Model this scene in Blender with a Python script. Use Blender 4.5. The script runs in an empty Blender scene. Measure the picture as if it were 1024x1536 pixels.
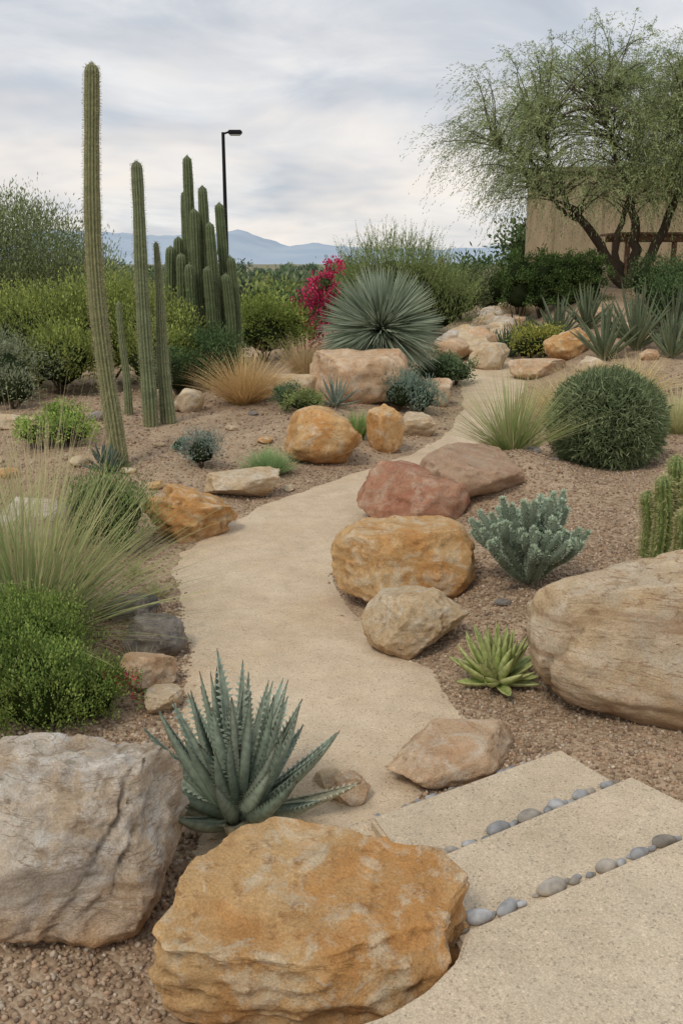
import bpy, math, numpy as np, bmesh
from mathutils import Vector, noise as mn
rng=np.random.default_rng(7)
col=bpy.context.collection
# ---------------------------------------------------------------- terrain
LX=np.array([(0,-.45),(3.1,-.54),(4.24,-.80),(4.82,-.85),(5.67,-1.05),(6.68,-1.23),(7.41,-.95),(8.19,-.68),(8.97,-.14),(9.76,.34),(10.8,1.0),(12.2,1.48),(13.97,1.83),(15.3,1.94),(17.2,2.29),(20,2.6),(30,2.9)])
RX=np.array([(0,.1),(3.35,.3),(4.04,.60),(4.555,.50),(5.01,.18),(5.93,-.05),(6.21,-.08),(7.21,.15),(8.57,.30),(9.59,.62),(10.1,1.39),(10.9,1.64),(13.03,2.32),(15,2.98),(16.5,3.1),(20,3.4),(30,3.8)])
def ss(x,a,b):
    t=np.clip((x-a)/(b-a),0,1); return t*t*(3-2*t)
def h(x,y):
    x=np.asarray(x,float); y=np.asarray(y,float)
    yy=np.minimum(y,27); up=np.maximum(0,yy-12)
    hp=.06*up
    dR=x-np.interp(y,RX[:,0],RX[:,1]); dL=np.interp(y,LX[:,0],LX[:,1])-x
    A=.03+.2*ss(y,3.7,5.5)
    z=hp+A*ss(dR,0,1.5)+.06*up*ss(dR,0,2.2)
    z=z+(.03+.25*ss(y,8,12))*ss(dL,0,1.8)-hp*ss(dL,1,6)
    z=z+.26*np.exp(-((x-1.5)/.6)**2-((y-8.0)/.65)**2)*ss(dR,.1,.7)
    out=ss(np.maximum(dR,dL),.05,.5)
    z=z+out*(.02*np.sin(x*2.1+y*1.3)+.015*np.sin(x*4.7-y*3.1+1))
    k=ss(y,27+8*ss(x,3,5),60); z=z*(1-k)-2.0*k
    kl=ss(y,18,35)*ss(-x,-2,3)
    return z*(1-kl)+kl*np.minimum(z,-.8)
def hz(x,y): return float(h(x,y))
# ---------------------------------------------------------------- mesh helper
def mk(name,V,F,mat,C=None,smooth=False,loc=(0,0,0)):
    V=np.asarray(V,np.float32); 
    if not isinstance(F,list): F=[F]
    F=[np.asarray(f,np.int32) for f in F if len(f)]
    me=bpy.data.meshes.new(name)
    me.vertices.add(len(V)); me.vertices.foreach_set('co',V.ravel())
    nl=sum(f.size for f in F); me.loops.add(nl)
    me.loops.foreach_set('vertex_index',np.concatenate([f.ravel() for f in F]))
    tot=np.concatenate([np.full(len(f),f.shape[1],np.int32) for f in F])
    st=np.concatenate([[0],np.cumsum(tot)[:-1]]).astype(np.int32)
    me.polygons.add(len(tot)); me.polygons.foreach_set('loop_start',st); me.polygons.foreach_set('loop_total',tot)
    if smooth: me.polygons.foreach_set('use_smooth',np.ones(len(tot),bool))
    me.update(calc_edges=True)
    if C is not None:
        a=me.color_attributes.new('Col','FLOAT_COLOR','POINT')
        C=np.asarray(C,np.float32)
        if C.ndim==1: C=np.tile(C,(len(V),1))
        a.data.foreach_set('color',np.hstack([C[:,:3],np.ones((len(V),1))]).astype(np.float32).ravel())
    me.materials.append(mat)
    ob=bpy.data.objects.new(name,me); ob.location=loc; col.objects.link(ob); return ob
class Acc:
    def __init__(s): s.V=[];s.Q=[];s.T=[];s.C=[];s.n=0
    def add(s,V,F,C):
        V=np.asarray(V,float).reshape(-1,3);F=np.asarray(F,int)
        C=np.asarray(C,float)
        if C.ndim==1: C=np.tile(C,(len(V),1))
        s.V.append(V);s.C.append(C)
        (s.Q if F.shape[1]==4 else s.T).append(F+s.n); s.n+=len(V)
    def out(s,name,mat,smooth=False):
        F=[]
        if s.Q:F.append(np.vstack(s.Q))
        if s.T:F.append(np.vstack(s.T))
        return mk(name,np.vstack(s.V),F,mat,np.vstack(s.C),smooth)
def nrm(a): return a/(np.linalg.norm(a,axis=-1,keepdims=True)+1e-9)
def rdir(n): return nrm(rng.normal(size=(n,3)))
def lerp(a,b,t): return np.asarray(a)*(1-t)+np.asarray(b)*t
# ---------------------------------------------------------------- materials
def newmat(name):
    m=bpy.data.materials.new(name); m.use_nodes=True; nt=m.node_tree
    b=nt.nodes['Principled BSDF']; return m,nt,b
def N(nt,t,**k):
    n=nt.nodes.new(t)
    for a,v in k.items():
        if a in n.inputs: n.inputs[a].default_value=v
        else: setattr(n,a,v)
    return n
def ramp(nt,src,stops):
    r=nt.nodes.new('ShaderNodeValToRGB'); e=r.color_ramp.elements
    while len(e)<len(stops): e.new(.5)
    for i,(p,c) in enumerate(stops):
        e[i].position=p; e[i].color=(*c,1) if len(c)==3 else c
    nt.links.new(src,r.inputs[0]); return r.outputs[0]
def mix(nt,f,a,b,bt='MIX'):
    m=nt.nodes.new('ShaderNodeMix'); m.data_type='RGBA'; m.blend_type=bt
    for s,v in ((m.inputs[0],f),(m.inputs[6],a),(m.inputs[7],b)):
        if isinstance(v,bpy.types.NodeSocket): nt.links.new(v,s)
        elif isinstance(v,(int,float)): s.default_value=v
        else: s.default_value=(*v,1)
    return m.outputs[2]
def g3(v): return (v,v,v)
def leafmat(name,trans=.3):
    m=bpy.data.materials.new(name); m.use_nodes=True; nt=m.node_tree; nt.nodes.remove(nt.nodes['Principled BSDF'])
    a=N(nt,'ShaderNodeVertexColor',layer_name='Col')
    b=N(nt,'ShaderNodeBsdfDiffuse'); nt.links.new(a.outputs[0],b.inputs[0])
    t=N(nt,'ShaderNodeBsdfTranslucent'); nt.links.new(a.outputs[0],t.inputs[0])
    mx=N(nt,'ShaderNodeMixShader'); mx.inputs[0].default_value=trans
    nt.links.new(b.outputs[0],mx.inputs[1]);nt.links.new(t.outputs[0],mx.inputs[2])
    nt.links.new(mx.outputs[0],nt.nodes['Material Output'].inputs[0])
    return m
LEAF=leafmat('leaf'); 
def fleshmat(name,sc=40,amt=.35,rough=.5):
    m,nt,b=newmat(name)
    a=N(nt,'ShaderNodeVertexColor',layer_name='Col')
    tc=N(nt,'ShaderNodeTexCoord'); n=N(nt,'ShaderNodeTexNoise',Scale=sc,Detail=3.0); nt.links.new(tc.outputs['Object'],n.inputs[0])
    r=ramp(nt,n.outputs[0],[(.3,g3(1-amt)),(.7,g3(1+amt*.4))])
    c=mix(nt,1.0,a.outputs[0],r,'MULTIPLY'); nt.links.new(c,b.inputs['Base Color'])
    b.inputs['Roughness'].default_value=rough; b.inputs['Specular IOR Level'].default_value=.3
    return m
FLESH=fleshmat('succulent_skin'); BARK=fleshmat('bark',25,.5,.85)
STONE=fleshmat('gravel_stone',60,.35,.9)
def rockmat(name,A,B,Cc,dark,strata=0.0,srot=(.5,.35,.2),cc=.85,base=(.36,.22,.12),bs=.55):
    m,nt,b=newmat(name)
    tc=N(nt,'ShaderNodeTexCoord'); oi=N(nt,'ShaderNodeObjectInfo')
    mu=N(nt,'ShaderNodeMath',operation='MULTIPLY'); mu.inputs[1].default_value=37; nt.links.new(oi.outputs['Random'],mu.inputs[0])
    ad=N(nt,'ShaderNodeVectorMath',operation='ADD'); nt.links.new(tc.outputs['Object'],ad.inputs[0]); nt.links.new(mu.outputs[0],ad.inputs[1])
    vec=ad.outputs[0]
    def no(sc,d=4,r=.6,v=vec,dist=0.0):
        n=N(nt,'ShaderNodeTexNoise',Scale=sc,Detail=float(d),Roughness=r,Distortion=dist); nt.links.new(v,n.inputs[0]); return n.outputs[0]
    big=no(2.6,6,.66,dist=.5); mid=no(6.5,8,.74,dist=.6); fine=no(18,6,.78)
    c=mix(nt,ramp(nt,big,[(.40,g3(0)),(.58,g3(1))]),A,B)
    c=mix(nt,ramp(nt,mid,[(.50,g3(0)),(.58,g3(cc*.7)),(.68,g3(cc))]),c,Cc)
    c=mix(nt,ramp(nt,mid,[(.30,g3(.65)),(.44,g3(0))]),c,lerp(A,dark,.6))
    if strata:
        mp=N(nt,'ShaderNodeMapping'); mp.inputs['Rotation'].default_value=srot; mp.inputs['Scale'].default_value=(.5,.7,5); nt.links.new(vec,mp.inputs[0])
        s=no(1.5,5,.6,mp.outputs[0],.3)
        c=mix(nt,ramp(nt,s,[(.36,g3(strata*.7)),(.46,g3(0)),(.497,g3(0)),(.502,g3(strata*1.2)),(.509,g3(0)),(.575,g3(0)),(.580,g3(strata)),(.586,g3(0)),(.68,g3(strata*.5))]),c,dark)
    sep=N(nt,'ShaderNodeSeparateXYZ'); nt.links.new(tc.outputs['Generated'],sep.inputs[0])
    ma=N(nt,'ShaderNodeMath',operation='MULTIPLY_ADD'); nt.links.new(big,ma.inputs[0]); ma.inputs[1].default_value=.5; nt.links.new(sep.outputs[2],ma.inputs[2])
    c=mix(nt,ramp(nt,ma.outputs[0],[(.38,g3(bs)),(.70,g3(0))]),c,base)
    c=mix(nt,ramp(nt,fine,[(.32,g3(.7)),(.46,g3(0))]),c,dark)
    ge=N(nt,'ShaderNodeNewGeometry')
    c=mix(nt,1.0,c,ramp(nt,ge.outputs['Pointiness'],[(.42,g3(.5)),(.485,g3(.92)),(.515,g3(1.02)),(.58,g3(1.25))]),'MULTIPLY')  # crevice shade and edge highlights painted into the colour from mesh pointiness
    sp=ramp(nt,no(120,3,.8),[(.3,g3(.74)),(.7,g3(1.15))])
    c=mix(nt,1.0,c,sp,'MULTIPLY')
    nt.links.new(c,b.inputs['Base Color']); b.inputs['Roughness'].default_value=.9; b.inputs['Specular IOR Level'].default_value=.15
    b1=N(nt,'ShaderNodeBump',Strength=1.0,Distance=.03); nt.links.new(mid,b1.inputs['Height'])
    b2=N(nt,'ShaderNodeBump',Strength=.9,Distance=.010); nt.links.new(no(45,5,.78),b2.inputs['Height']); nt.links.new(b1.outputs[0],b2.inputs['Normal'])
    nt.links.new(b2.outputs[0],b.inputs['Normal'])
    return m
M_OR=rockmat('orange_sandstone',(.60,.31,.11),(.65,.42,.20),(.72,.60,.42),(.25,.11,.04),base=(.38,.19,.08))
M_TAN=rockmat('tan_sandstone',(.62,.45,.26),(.67,.54,.37),(.73,.65,.52),(.35,.21,.11),.35,(.55,.5,.2))
M_WH=rockmat('pale_stone',(.58,.45,.31),(.66,.59,.49),(.72,.69,.63),(.27,.18,.11),.8,(.25,1.15,.3),base=(.54,.32,.15),bs=.85)
M_STR=rockmat('striped_sandstone',(.62,.46,.28),(.67,.55,.39),(.72,.63,.50),(.34,.20,.11),.9,(.25,-1.0,.5),.6)
M_RED=rockmat('red_sandstone',(.42,.18,.11),(.48,.26,.16),(.54,.40,.29),(.19,.09,.05))
M_BRN=rockmat('brown_sandstone',(.42,.27,.175),(.48,.33,.22),(.52,.40,.29),(.24,.14,.085))
M_PINK=rockmat('pink_sandstone',(.60,.38,.22),(.66,.48,.31),(.71,.59,.45),(.30,.17,.09))
M_GR=rockmat('grey_stone',(.16,.16,.165),(.30,.26,.22),(.42,.37,.32),(.08,.07,.065))
def gravel_mat():
    m,nt,b=newmat('gravel_ground')
    tc=N(nt,'ShaderNodeTexCoord'); vec=tc.outputs['Object']
    v=N(nt,'ShaderNodeTexVoronoi',Scale=55.0); nt.links.new(vec,v.inputs[0])
    sep=N(nt,'ShaderNodeSeparateColor'); nt.links.new(v.outputs['Color'],sep.inputs[0])
    c=ramp(nt,sep.outputs[0],[(0,(.22,.148,.092)),(.35,(.33,.225,.145)),(.7,(.42,.305,.205)),(1,(.50,.395,.285))])
    n=N(nt,'ShaderNodeTexNoise',Scale=.9,Detail=5.0,Roughness=.65); nt.links.new(vec,n.inputs[0])
    c=mix(nt,ramp(nt,n.outputs[0],[(.4,g3(0)),(.62,g3(.6))]),c,(.50,.375,.25))
    n3=N(nt,'ShaderNodeTexNoise',Scale=6.0,Detail=5.0,Roughness=.7); nt.links.new(vec,n3.inputs[0])
    c=mix(nt,1.0,c,ramp(nt,n3.outputs[0],[(.3,g3(.76)),(.7,g3(1.1))]),'MULTIPLY')
    sx=N(nt,'ShaderNodeSeparateXYZ'); nt.links.new(vec,sx.inputs[0])
    mr=N(nt,'ShaderNodeMapRange'); mr.inputs[1].default_value=20; mr.inputs[2].default_value=45; nt.links.new(sx.outputs[1],mr.inputs[0])
    n2=N(nt,'ShaderNodeTexNoise',Scale=.12,Detail=6.0,Roughness=.75); nt.links.new(vec,n2.inputs[0])
    fc=ramp(nt,n2.outputs[0],[(.35,(.10,.12,.06)),(.5,(.22,.21,.13)),(.62,(.42,.34,.24))])
    c=mix(nt,mr.outputs[0],c,fc)
    nt.links.new(c,b.inputs['Base Color']); b.inputs['Roughness'].default_value=.95; b.inputs['Specular IOR Level'].default_value=.1
    bp=N(nt,'ShaderNodeBump',Strength=.9,Distance=.008); bp.invert=True; nt.links.new(v.outputs['Distance'],bp.inputs['Height'])
    nt.links.new(bp.outputs[0],b.inputs['Normal']); return m
def sand_mat(name,c0,c1,sp=.2,bump=.5,vs=.6):
    m,nt,b=newmat(name)
    tc=N(nt,'ShaderNodeTexCoord'); vec=tc.outputs['Object']
    def no(sc,d,r=.6):
        n=N(nt,'ShaderNodeTexNoise',Scale=float(sc),Detail=float(d),Roughness=r); nt.links.new(vec,n.inputs[0]); return n.outputs[0]
    c=mix(nt,ramp(nt,no(1.6,6,.7),[(.35,g3(0)),(.65,g3(1))]),c0,c1)
    c=mix(nt,1.0,c,ramp(nt,no(5,6,.72),[(.3,g3(.84)),(.7,g3(1.07))]),'MULTIPLY')
    c=mix(nt,1.0,c,ramp(nt,no(170,2,.8),[(.32,g3(1-sp*1.4)),(.68,g3(1+sp))]),'MULTIPLY')
    v=N(nt,'ShaderNodeTexVoronoi',Scale=130.0); nt.links.new(vec,v.inputs[0]); s=N(nt,'ShaderNodeSeparateColor'); nt.links.new(v.outputs['Color'],s.inputs[0])
    c=mix(nt,vs,c,mix(nt,1.0,c,ramp(nt,s.outputs[1],[(0,g3(.55)),(.12,g3(.95)),(.9,g3(1)),(1,g3(1.2))]),'MULTIPLY'))
    nt.links.new(c,b.inputs['Base Color']); b.inputs['Roughness'].default_value=.93; b.inputs['Specular IOR Level'].default_value=.1
    b1=N(nt,'ShaderNodeBump',Strength=bump,Distance=.003); nt.links.new(no(200,3,.8),b1.inputs['Height'])
    b2=N(nt,'ShaderNodeBump',Strength=.4,Distance=.03); nt.links.new(no(5,4,.6),b2.inputs['Height']); nt.links.new(b1.outputs[0],b2.inputs['Normal'])
    nt.links.new(b2.outputs[0],b.inputs['Normal']); return m
M_GRAV=gravel_mat(); M_PATH=sand_mat('sandy_path',(.61,.47,.315),(.69,.56,.40),.18,.5,.8); M_SLAB=sand_mat('aggregate_slab',(.59,.475,.335),(.65,.54,.395),.19,.5,.8)
def plain(name,c,rough=.6,metal=0,ns=8,amt=.25,stretch=(1,1,1)):
    m,nt,b=newmat(name); tc=N(nt,'ShaderNodeTexCoord'); mp=N(nt,'ShaderNodeMapping'); mp.inputs['Scale'].default_value=stretch
    nt.links.new(tc.outputs['Object'],mp.inputs[0]); n=N(nt,'ShaderNodeTexNoise',Scale=float(ns),Detail=6.0,Roughness=.7); nt.links.new(mp.outputs[0],n.inputs[0])
    r=ramp(nt,n.outputs[0],[(.3,g3(1-amt)),(.7,g3(1+amt*.5))]); nt.links.new(mix(nt,1.0,c,r,'MULTIPLY'),b.inputs['Base Color'])
    b.inputs['Roughness'].default_value=rough; b.inputs['Metallic'].default_value=metal; return m
# ---------------------------------------------------------------- ground
def axis(lo,hi,st,far,gr=1.18):
    a=list(np.arange(lo,hi,st)); d=st; v=a[-1]
    while v<far: d*=gr; v+=d; a.append(v)
    d=st; v=lo; b=[]
    while v>-far: d*=gr; v-=d; b.append(v)
    return np.array(b[::-1]+a)
xs=axis(-5,7,.08,9000); ys=axis(1.5,20,.08,9000); ys=ys[ys>-400]
X,Y=np.meshgrid(xs,ys); Z=h(X,Y)
nx,ny=len(xs),len(ys); I=np.arange(nx*ny).reshape(ny,nx)
F=np.stack([I[:-1,:-1],I[:-1,1:],I[1:,1:],I[1:,:-1]],-1).reshape(-1,4)
mk('ground',np.stack([X,Y,Z],-1).reshape(-1,3),F,M_GRAV,smooth=True)
py=np.arange(2.6,19.6,.04); t=np.linspace(0,1,26)
e1=np.array([mn.fractal(Vector((3.1,y*1.7,0)),.8,2.1,4) for y in py])*.07
e2=np.array([mn.fractal(Vector((9.1,y*1.7,5)),.8,2.1,4) for y in py])*.07
L=np.interp(py,LX[:,0],LX[:,1])+e1; R=np.interp(py,RX[:,0],RX[:,1])+e2
X=L[:,None]*(1-t)+R[:,None]*t; Y=np.repeat(py[:,None],26,1)
crown=.016*(1-(2*t-1)**6)[None,:]
Z=.06*np.maximum(0,Y-12)+crown+.002
I=np.arange(X.size).reshape(X.shape)
F=np.stack([I[:-1,:-1],I[:-1,1:],I[1:,1:],I[1:,:-1]],-1).reshape(-1,4)
mk('garden_path',np.stack([X,Y,Z],-1).reshape(-1,3),F,M_PATH,smooth=True)
# ---------------------------------------------------------------- steps
def slab(poly,zt,zb,name='stone_step'):
    bm=bmesh.new(); 
    vs=[bm.verts.new((x,y,zb)) for x,y in poly]; f=bm.faces.new(vs)
    r=bmesh.ops.extrude_face_region(bm,geom=[f]); 
    for v in r['geom']:
        if isinstance(v,bmesh.types.BMVert): v.co.z=zt
    bmesh.ops.recalc_face_normals(bm,faces=bm.faces)
    ed=[e for e in bm.edges if all(abs(v.co.z-zt)<1e-5 for v in e.verts)]
    ve=[e for e in bm.edges if abs(e.verts[0].co.z-e.verts[1].co.z)>1e-4]
    bmesh.ops.bevel(bm,geom=ed+ve,offset=.012,segments=3,affect='EDGES')
    me=bpy.data.meshes.new(name); bm.to_mesh(me); me.materials.append(M_SLAB)
    o=bpy.data.objects.new(name,me); col.objects.link(o)
slab([(.109,3.14),(.952,3.66),(1.17,3.30),(.32,2.60)],.06,-.15)
slab([(.25,2.765),(1.156,3.339),(1.42,3.0),(.62,2.1),(.36,2.36)],.12,-.15)
slab([(.3746,2.375),(1.75,3.16),(2.3,2.4),(2.0,-1),(-.9,-1),(-.3,1.75),(0,2.0),(.12,2.05),(.234,2.135),(.33,2.25)],.18,-.15)
# ---------------------------------------------------------------- boulders
def ico(sub):
    bm=bmesh.new(); bmesh.ops.create_icosphere(bm,subdivisions=sub,radius=1)
    V=np.array([v.co[:] for v in bm.verts]); F=np.array([[v.index for v in f.verts] for f in bm.faces]); bm.free(); return V,F
ICO={s:ico(s) for s in (1,2,3,4,5,6)}
def boulder(x,y,dims,rot,mat,seed,sub=5,planes=(),np_=12,sink=.12,rough=1.0,name='boulder',tilt=(0,0),dz=0,frac=0,ledge=.007,sup=.85):
    r=np.random.default_rng(seed); V,F=ICO[sub]; V=V.copy()
    V=np.sign(V)*np.abs(V)**sup
    pl=[(np.array(p[:3],float),p[3]) for p in planes]
    for _ in range(np_):
        n=nrm(r.normal(size=3)*np.array([1,1,.8])); pl.append((n,r.uniform(.60,.9)))
    for n,d in pl:
        n=n/np.linalg.norm(n); e=V@n-d; e=np.where(e>0,e,0); V=V-np.outer(e*.94,n)
    off=Vector((seed*3.7,seed*1.3,0))
    D=np.array([mn.fractal(Vector(v)*1.6+off,.9,2.2,3)*.10+mn.ridged_multi_fractal(Vector(v)*3.0+off,.9,2.1,4,1.0,2.0)*.022+ (mn.fractal(Vector(v)*8+off,.7,2.2,4)*.026 if sub>4 else 0) for v in V])
    V=V+nrm(V)*(D*rough)[:,None]
    if ledge and sub>4:
        ax=nrm(np.array([r.uniform(-.25,.25),r.uniform(-.25,.25),1.0])); q=V@ax*2.6+.35*D*10*.3
        lv=np.array([mn.noise(Vector((seed*1.1,0,a*2.2))) for a in q]); lv=np.tanh(lv*7); H_=V.copy(); H_[:,2]*=.1
        V=V+H_*(lv*ledge)[:,None]
    if frac:
        for k in range(frac):
            n=nrm(np.array([1.0,r.uniform(-.5,.5),r.uniform(-.8,.3)])); d=r.uniform(-.6,.6)
            q=V@n-d+.10*np.array([mn.fractal(Vector(v)*1.7+off,.9,2.2,3) for v in V]); am=np.array([max(0,.5+mn.noise(Vector(v)*1.3-off)*1.6) for v in V])
            V=V-nrm(V)*(.034*am*np.exp(-(q/.014)**2)+.024*(q>0)*np.exp(-np.abs(q)/.25))[:,None]
    V-= (V.max(0)+V.min(0))/2; V/= (V.max(0)-V.min(0)); V*=np.array(dims)
    a,b=tilt; 
    if a: V=V@np.array([[1,0,0],[0,math.cos(a),math.sin(a)],[0,-math.sin(a),math.cos(a)]])
    if b: V=V@np.array([[math.cos(b),0,-math.sin(b)],[0,1,0],[math.sin(b),0,math.cos(b)]])
    c,s=math.cos(rot),math.sin(rot); V=V@np.array([[c,s,0],[-s,c,0],[0,0,1]])
    z=hz(x,y)+dz-V[:,2].min()-sink*dims[2]
    return mk(name,V,F,mat,smooth=True,loc=(x,y,z))
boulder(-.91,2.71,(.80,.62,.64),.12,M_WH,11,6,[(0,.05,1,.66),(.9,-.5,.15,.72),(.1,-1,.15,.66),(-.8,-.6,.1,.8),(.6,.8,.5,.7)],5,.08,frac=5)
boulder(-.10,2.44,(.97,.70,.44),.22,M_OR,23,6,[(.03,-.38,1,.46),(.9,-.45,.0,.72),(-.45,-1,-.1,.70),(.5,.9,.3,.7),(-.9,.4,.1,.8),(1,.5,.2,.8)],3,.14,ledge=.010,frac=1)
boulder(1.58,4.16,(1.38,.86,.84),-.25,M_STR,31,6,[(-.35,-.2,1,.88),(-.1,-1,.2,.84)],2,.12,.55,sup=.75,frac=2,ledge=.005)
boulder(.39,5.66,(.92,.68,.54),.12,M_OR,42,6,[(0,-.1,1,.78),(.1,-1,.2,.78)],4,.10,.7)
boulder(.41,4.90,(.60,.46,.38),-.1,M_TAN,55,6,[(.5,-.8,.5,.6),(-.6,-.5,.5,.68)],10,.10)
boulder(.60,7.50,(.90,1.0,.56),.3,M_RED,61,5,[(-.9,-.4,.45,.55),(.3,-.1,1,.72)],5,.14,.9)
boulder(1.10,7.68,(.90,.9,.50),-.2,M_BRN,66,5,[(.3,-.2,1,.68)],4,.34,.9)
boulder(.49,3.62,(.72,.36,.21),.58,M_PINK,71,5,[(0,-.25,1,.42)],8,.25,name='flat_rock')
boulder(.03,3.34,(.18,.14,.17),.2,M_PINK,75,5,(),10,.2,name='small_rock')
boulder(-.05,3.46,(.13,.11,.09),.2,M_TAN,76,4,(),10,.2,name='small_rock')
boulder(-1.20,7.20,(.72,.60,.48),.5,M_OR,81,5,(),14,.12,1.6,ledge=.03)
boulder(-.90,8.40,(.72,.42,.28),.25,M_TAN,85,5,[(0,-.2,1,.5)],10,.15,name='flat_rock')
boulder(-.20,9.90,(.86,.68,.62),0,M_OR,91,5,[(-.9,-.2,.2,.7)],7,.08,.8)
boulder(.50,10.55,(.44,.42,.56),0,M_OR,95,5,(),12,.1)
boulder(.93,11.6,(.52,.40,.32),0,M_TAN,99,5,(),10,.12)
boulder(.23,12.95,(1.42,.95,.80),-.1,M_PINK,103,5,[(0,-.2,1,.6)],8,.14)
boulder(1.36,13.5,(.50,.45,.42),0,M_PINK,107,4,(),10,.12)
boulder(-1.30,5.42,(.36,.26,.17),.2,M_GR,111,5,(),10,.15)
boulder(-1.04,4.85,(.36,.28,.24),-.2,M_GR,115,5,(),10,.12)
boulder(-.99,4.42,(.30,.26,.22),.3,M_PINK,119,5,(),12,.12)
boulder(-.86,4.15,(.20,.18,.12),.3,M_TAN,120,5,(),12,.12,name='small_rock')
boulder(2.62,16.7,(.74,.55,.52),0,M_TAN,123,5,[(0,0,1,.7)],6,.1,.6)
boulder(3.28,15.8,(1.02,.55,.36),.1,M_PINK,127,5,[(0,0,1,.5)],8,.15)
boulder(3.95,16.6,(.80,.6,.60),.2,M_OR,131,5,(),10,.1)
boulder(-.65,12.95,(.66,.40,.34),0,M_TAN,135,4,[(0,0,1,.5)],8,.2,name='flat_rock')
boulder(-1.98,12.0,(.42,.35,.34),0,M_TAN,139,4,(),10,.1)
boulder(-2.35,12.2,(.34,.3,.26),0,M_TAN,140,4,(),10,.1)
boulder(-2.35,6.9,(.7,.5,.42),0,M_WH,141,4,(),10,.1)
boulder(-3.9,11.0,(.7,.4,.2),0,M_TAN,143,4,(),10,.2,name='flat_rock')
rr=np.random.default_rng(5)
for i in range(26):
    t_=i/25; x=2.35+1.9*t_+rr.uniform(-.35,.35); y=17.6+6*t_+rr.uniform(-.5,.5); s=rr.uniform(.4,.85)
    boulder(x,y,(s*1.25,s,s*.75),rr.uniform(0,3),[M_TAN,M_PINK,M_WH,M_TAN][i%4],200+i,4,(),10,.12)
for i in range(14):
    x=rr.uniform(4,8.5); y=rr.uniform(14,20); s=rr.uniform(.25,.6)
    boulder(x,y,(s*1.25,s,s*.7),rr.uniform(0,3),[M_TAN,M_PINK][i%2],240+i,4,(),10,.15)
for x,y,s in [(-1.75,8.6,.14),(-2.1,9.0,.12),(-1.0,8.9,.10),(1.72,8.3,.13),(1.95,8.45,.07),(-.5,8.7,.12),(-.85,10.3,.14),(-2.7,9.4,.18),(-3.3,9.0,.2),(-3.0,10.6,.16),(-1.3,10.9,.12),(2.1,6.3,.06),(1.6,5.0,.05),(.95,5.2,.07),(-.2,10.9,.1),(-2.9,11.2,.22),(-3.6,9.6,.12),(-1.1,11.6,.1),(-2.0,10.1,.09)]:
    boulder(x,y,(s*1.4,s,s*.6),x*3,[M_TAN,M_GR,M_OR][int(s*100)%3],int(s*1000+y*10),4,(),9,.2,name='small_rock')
# ---------------------------------------------------------------- pebbles on the steps
A=Acc(); V0,F0=ICO[3]
def peb(x,y,z,a,b,c,rot,cc):
    V=V0*np.array([a,b,c]); V=V*(1+.08*np.sin(V0[:,[0]]*3+x*9)+.05*np.cos(V0[:,[1]]*4+y*7)); co,s=math.cos(rot),math.sin(rot)
    V=V@np.array([[co,s,0],[-s,co,0],[0,0,1]])+np.array([x,y,z]); A.add(V,F0,cc)
def pebrow(p0,p1,ts,z,sz,sc=1.0):
    d=math.atan2(p1[1]-p0[1],p1[0]-p0[0])
    for t_,s in zip(ts,sz):
        s=s*sc; g=rr.uniform(.24,.46); cc=np.array([g,g*1.0,g*1.0]) if rr.random()<.5 else np.array([g*1.12,g,g*.84])
        peb(p0[0]+(p1[0]-p0[0])*t_+rr.uniform(-.008,.008),p0[1]+(p1[1]-p0[1])*t_+rr.uniform(-.008,.008),z+s*.45,s*1.4,s*.85,s*.7,d+rr.uniform(-.4,.4),cc)
r1=[.06,.14,.20,.28,.34,.41,.47,.55,.60,.64,.68,.75,.80,.86,.95]; r2_=[.03,.09,.14,.19,.24,.36,.44,.50,.57,.63,.71,.77,.82,.88,.96]
pebrow((.21,2.80),(1.12,3.38),r1,.06,[.02,.040,.02,.022,.016,.042,.018,.044,.016,.02,.034,.016,.034,.022,.026],.84)
pebrow((.34,2.425),(1.30,2.975),r2_,.12,[.022,.042,.016,.038,.018,.048,.02,.016,.040,.022,.036,.018,.040,.02,.03],.80)
pebrow((.21,2.805),(1.12,3.385),list(rr.uniform(0,1,26)),.06,list(rr.uniform(.006,.013,26)))
pebrow((.34,2.43),(1.30,2.98),list(rr.uniform(0,1,26)),.12,list(rr.uniform(.006,.013,26)))
pebrow((.05,3.16),(.90,3.69),list(np.linspace(0,1,40)),.0,[rr.uniform(.008,.018) for _ in range(40)])
M_PEB=fleshmat('pebble',30,.35,.75); A.out('river_pebbles',M_PEB,True)
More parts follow.
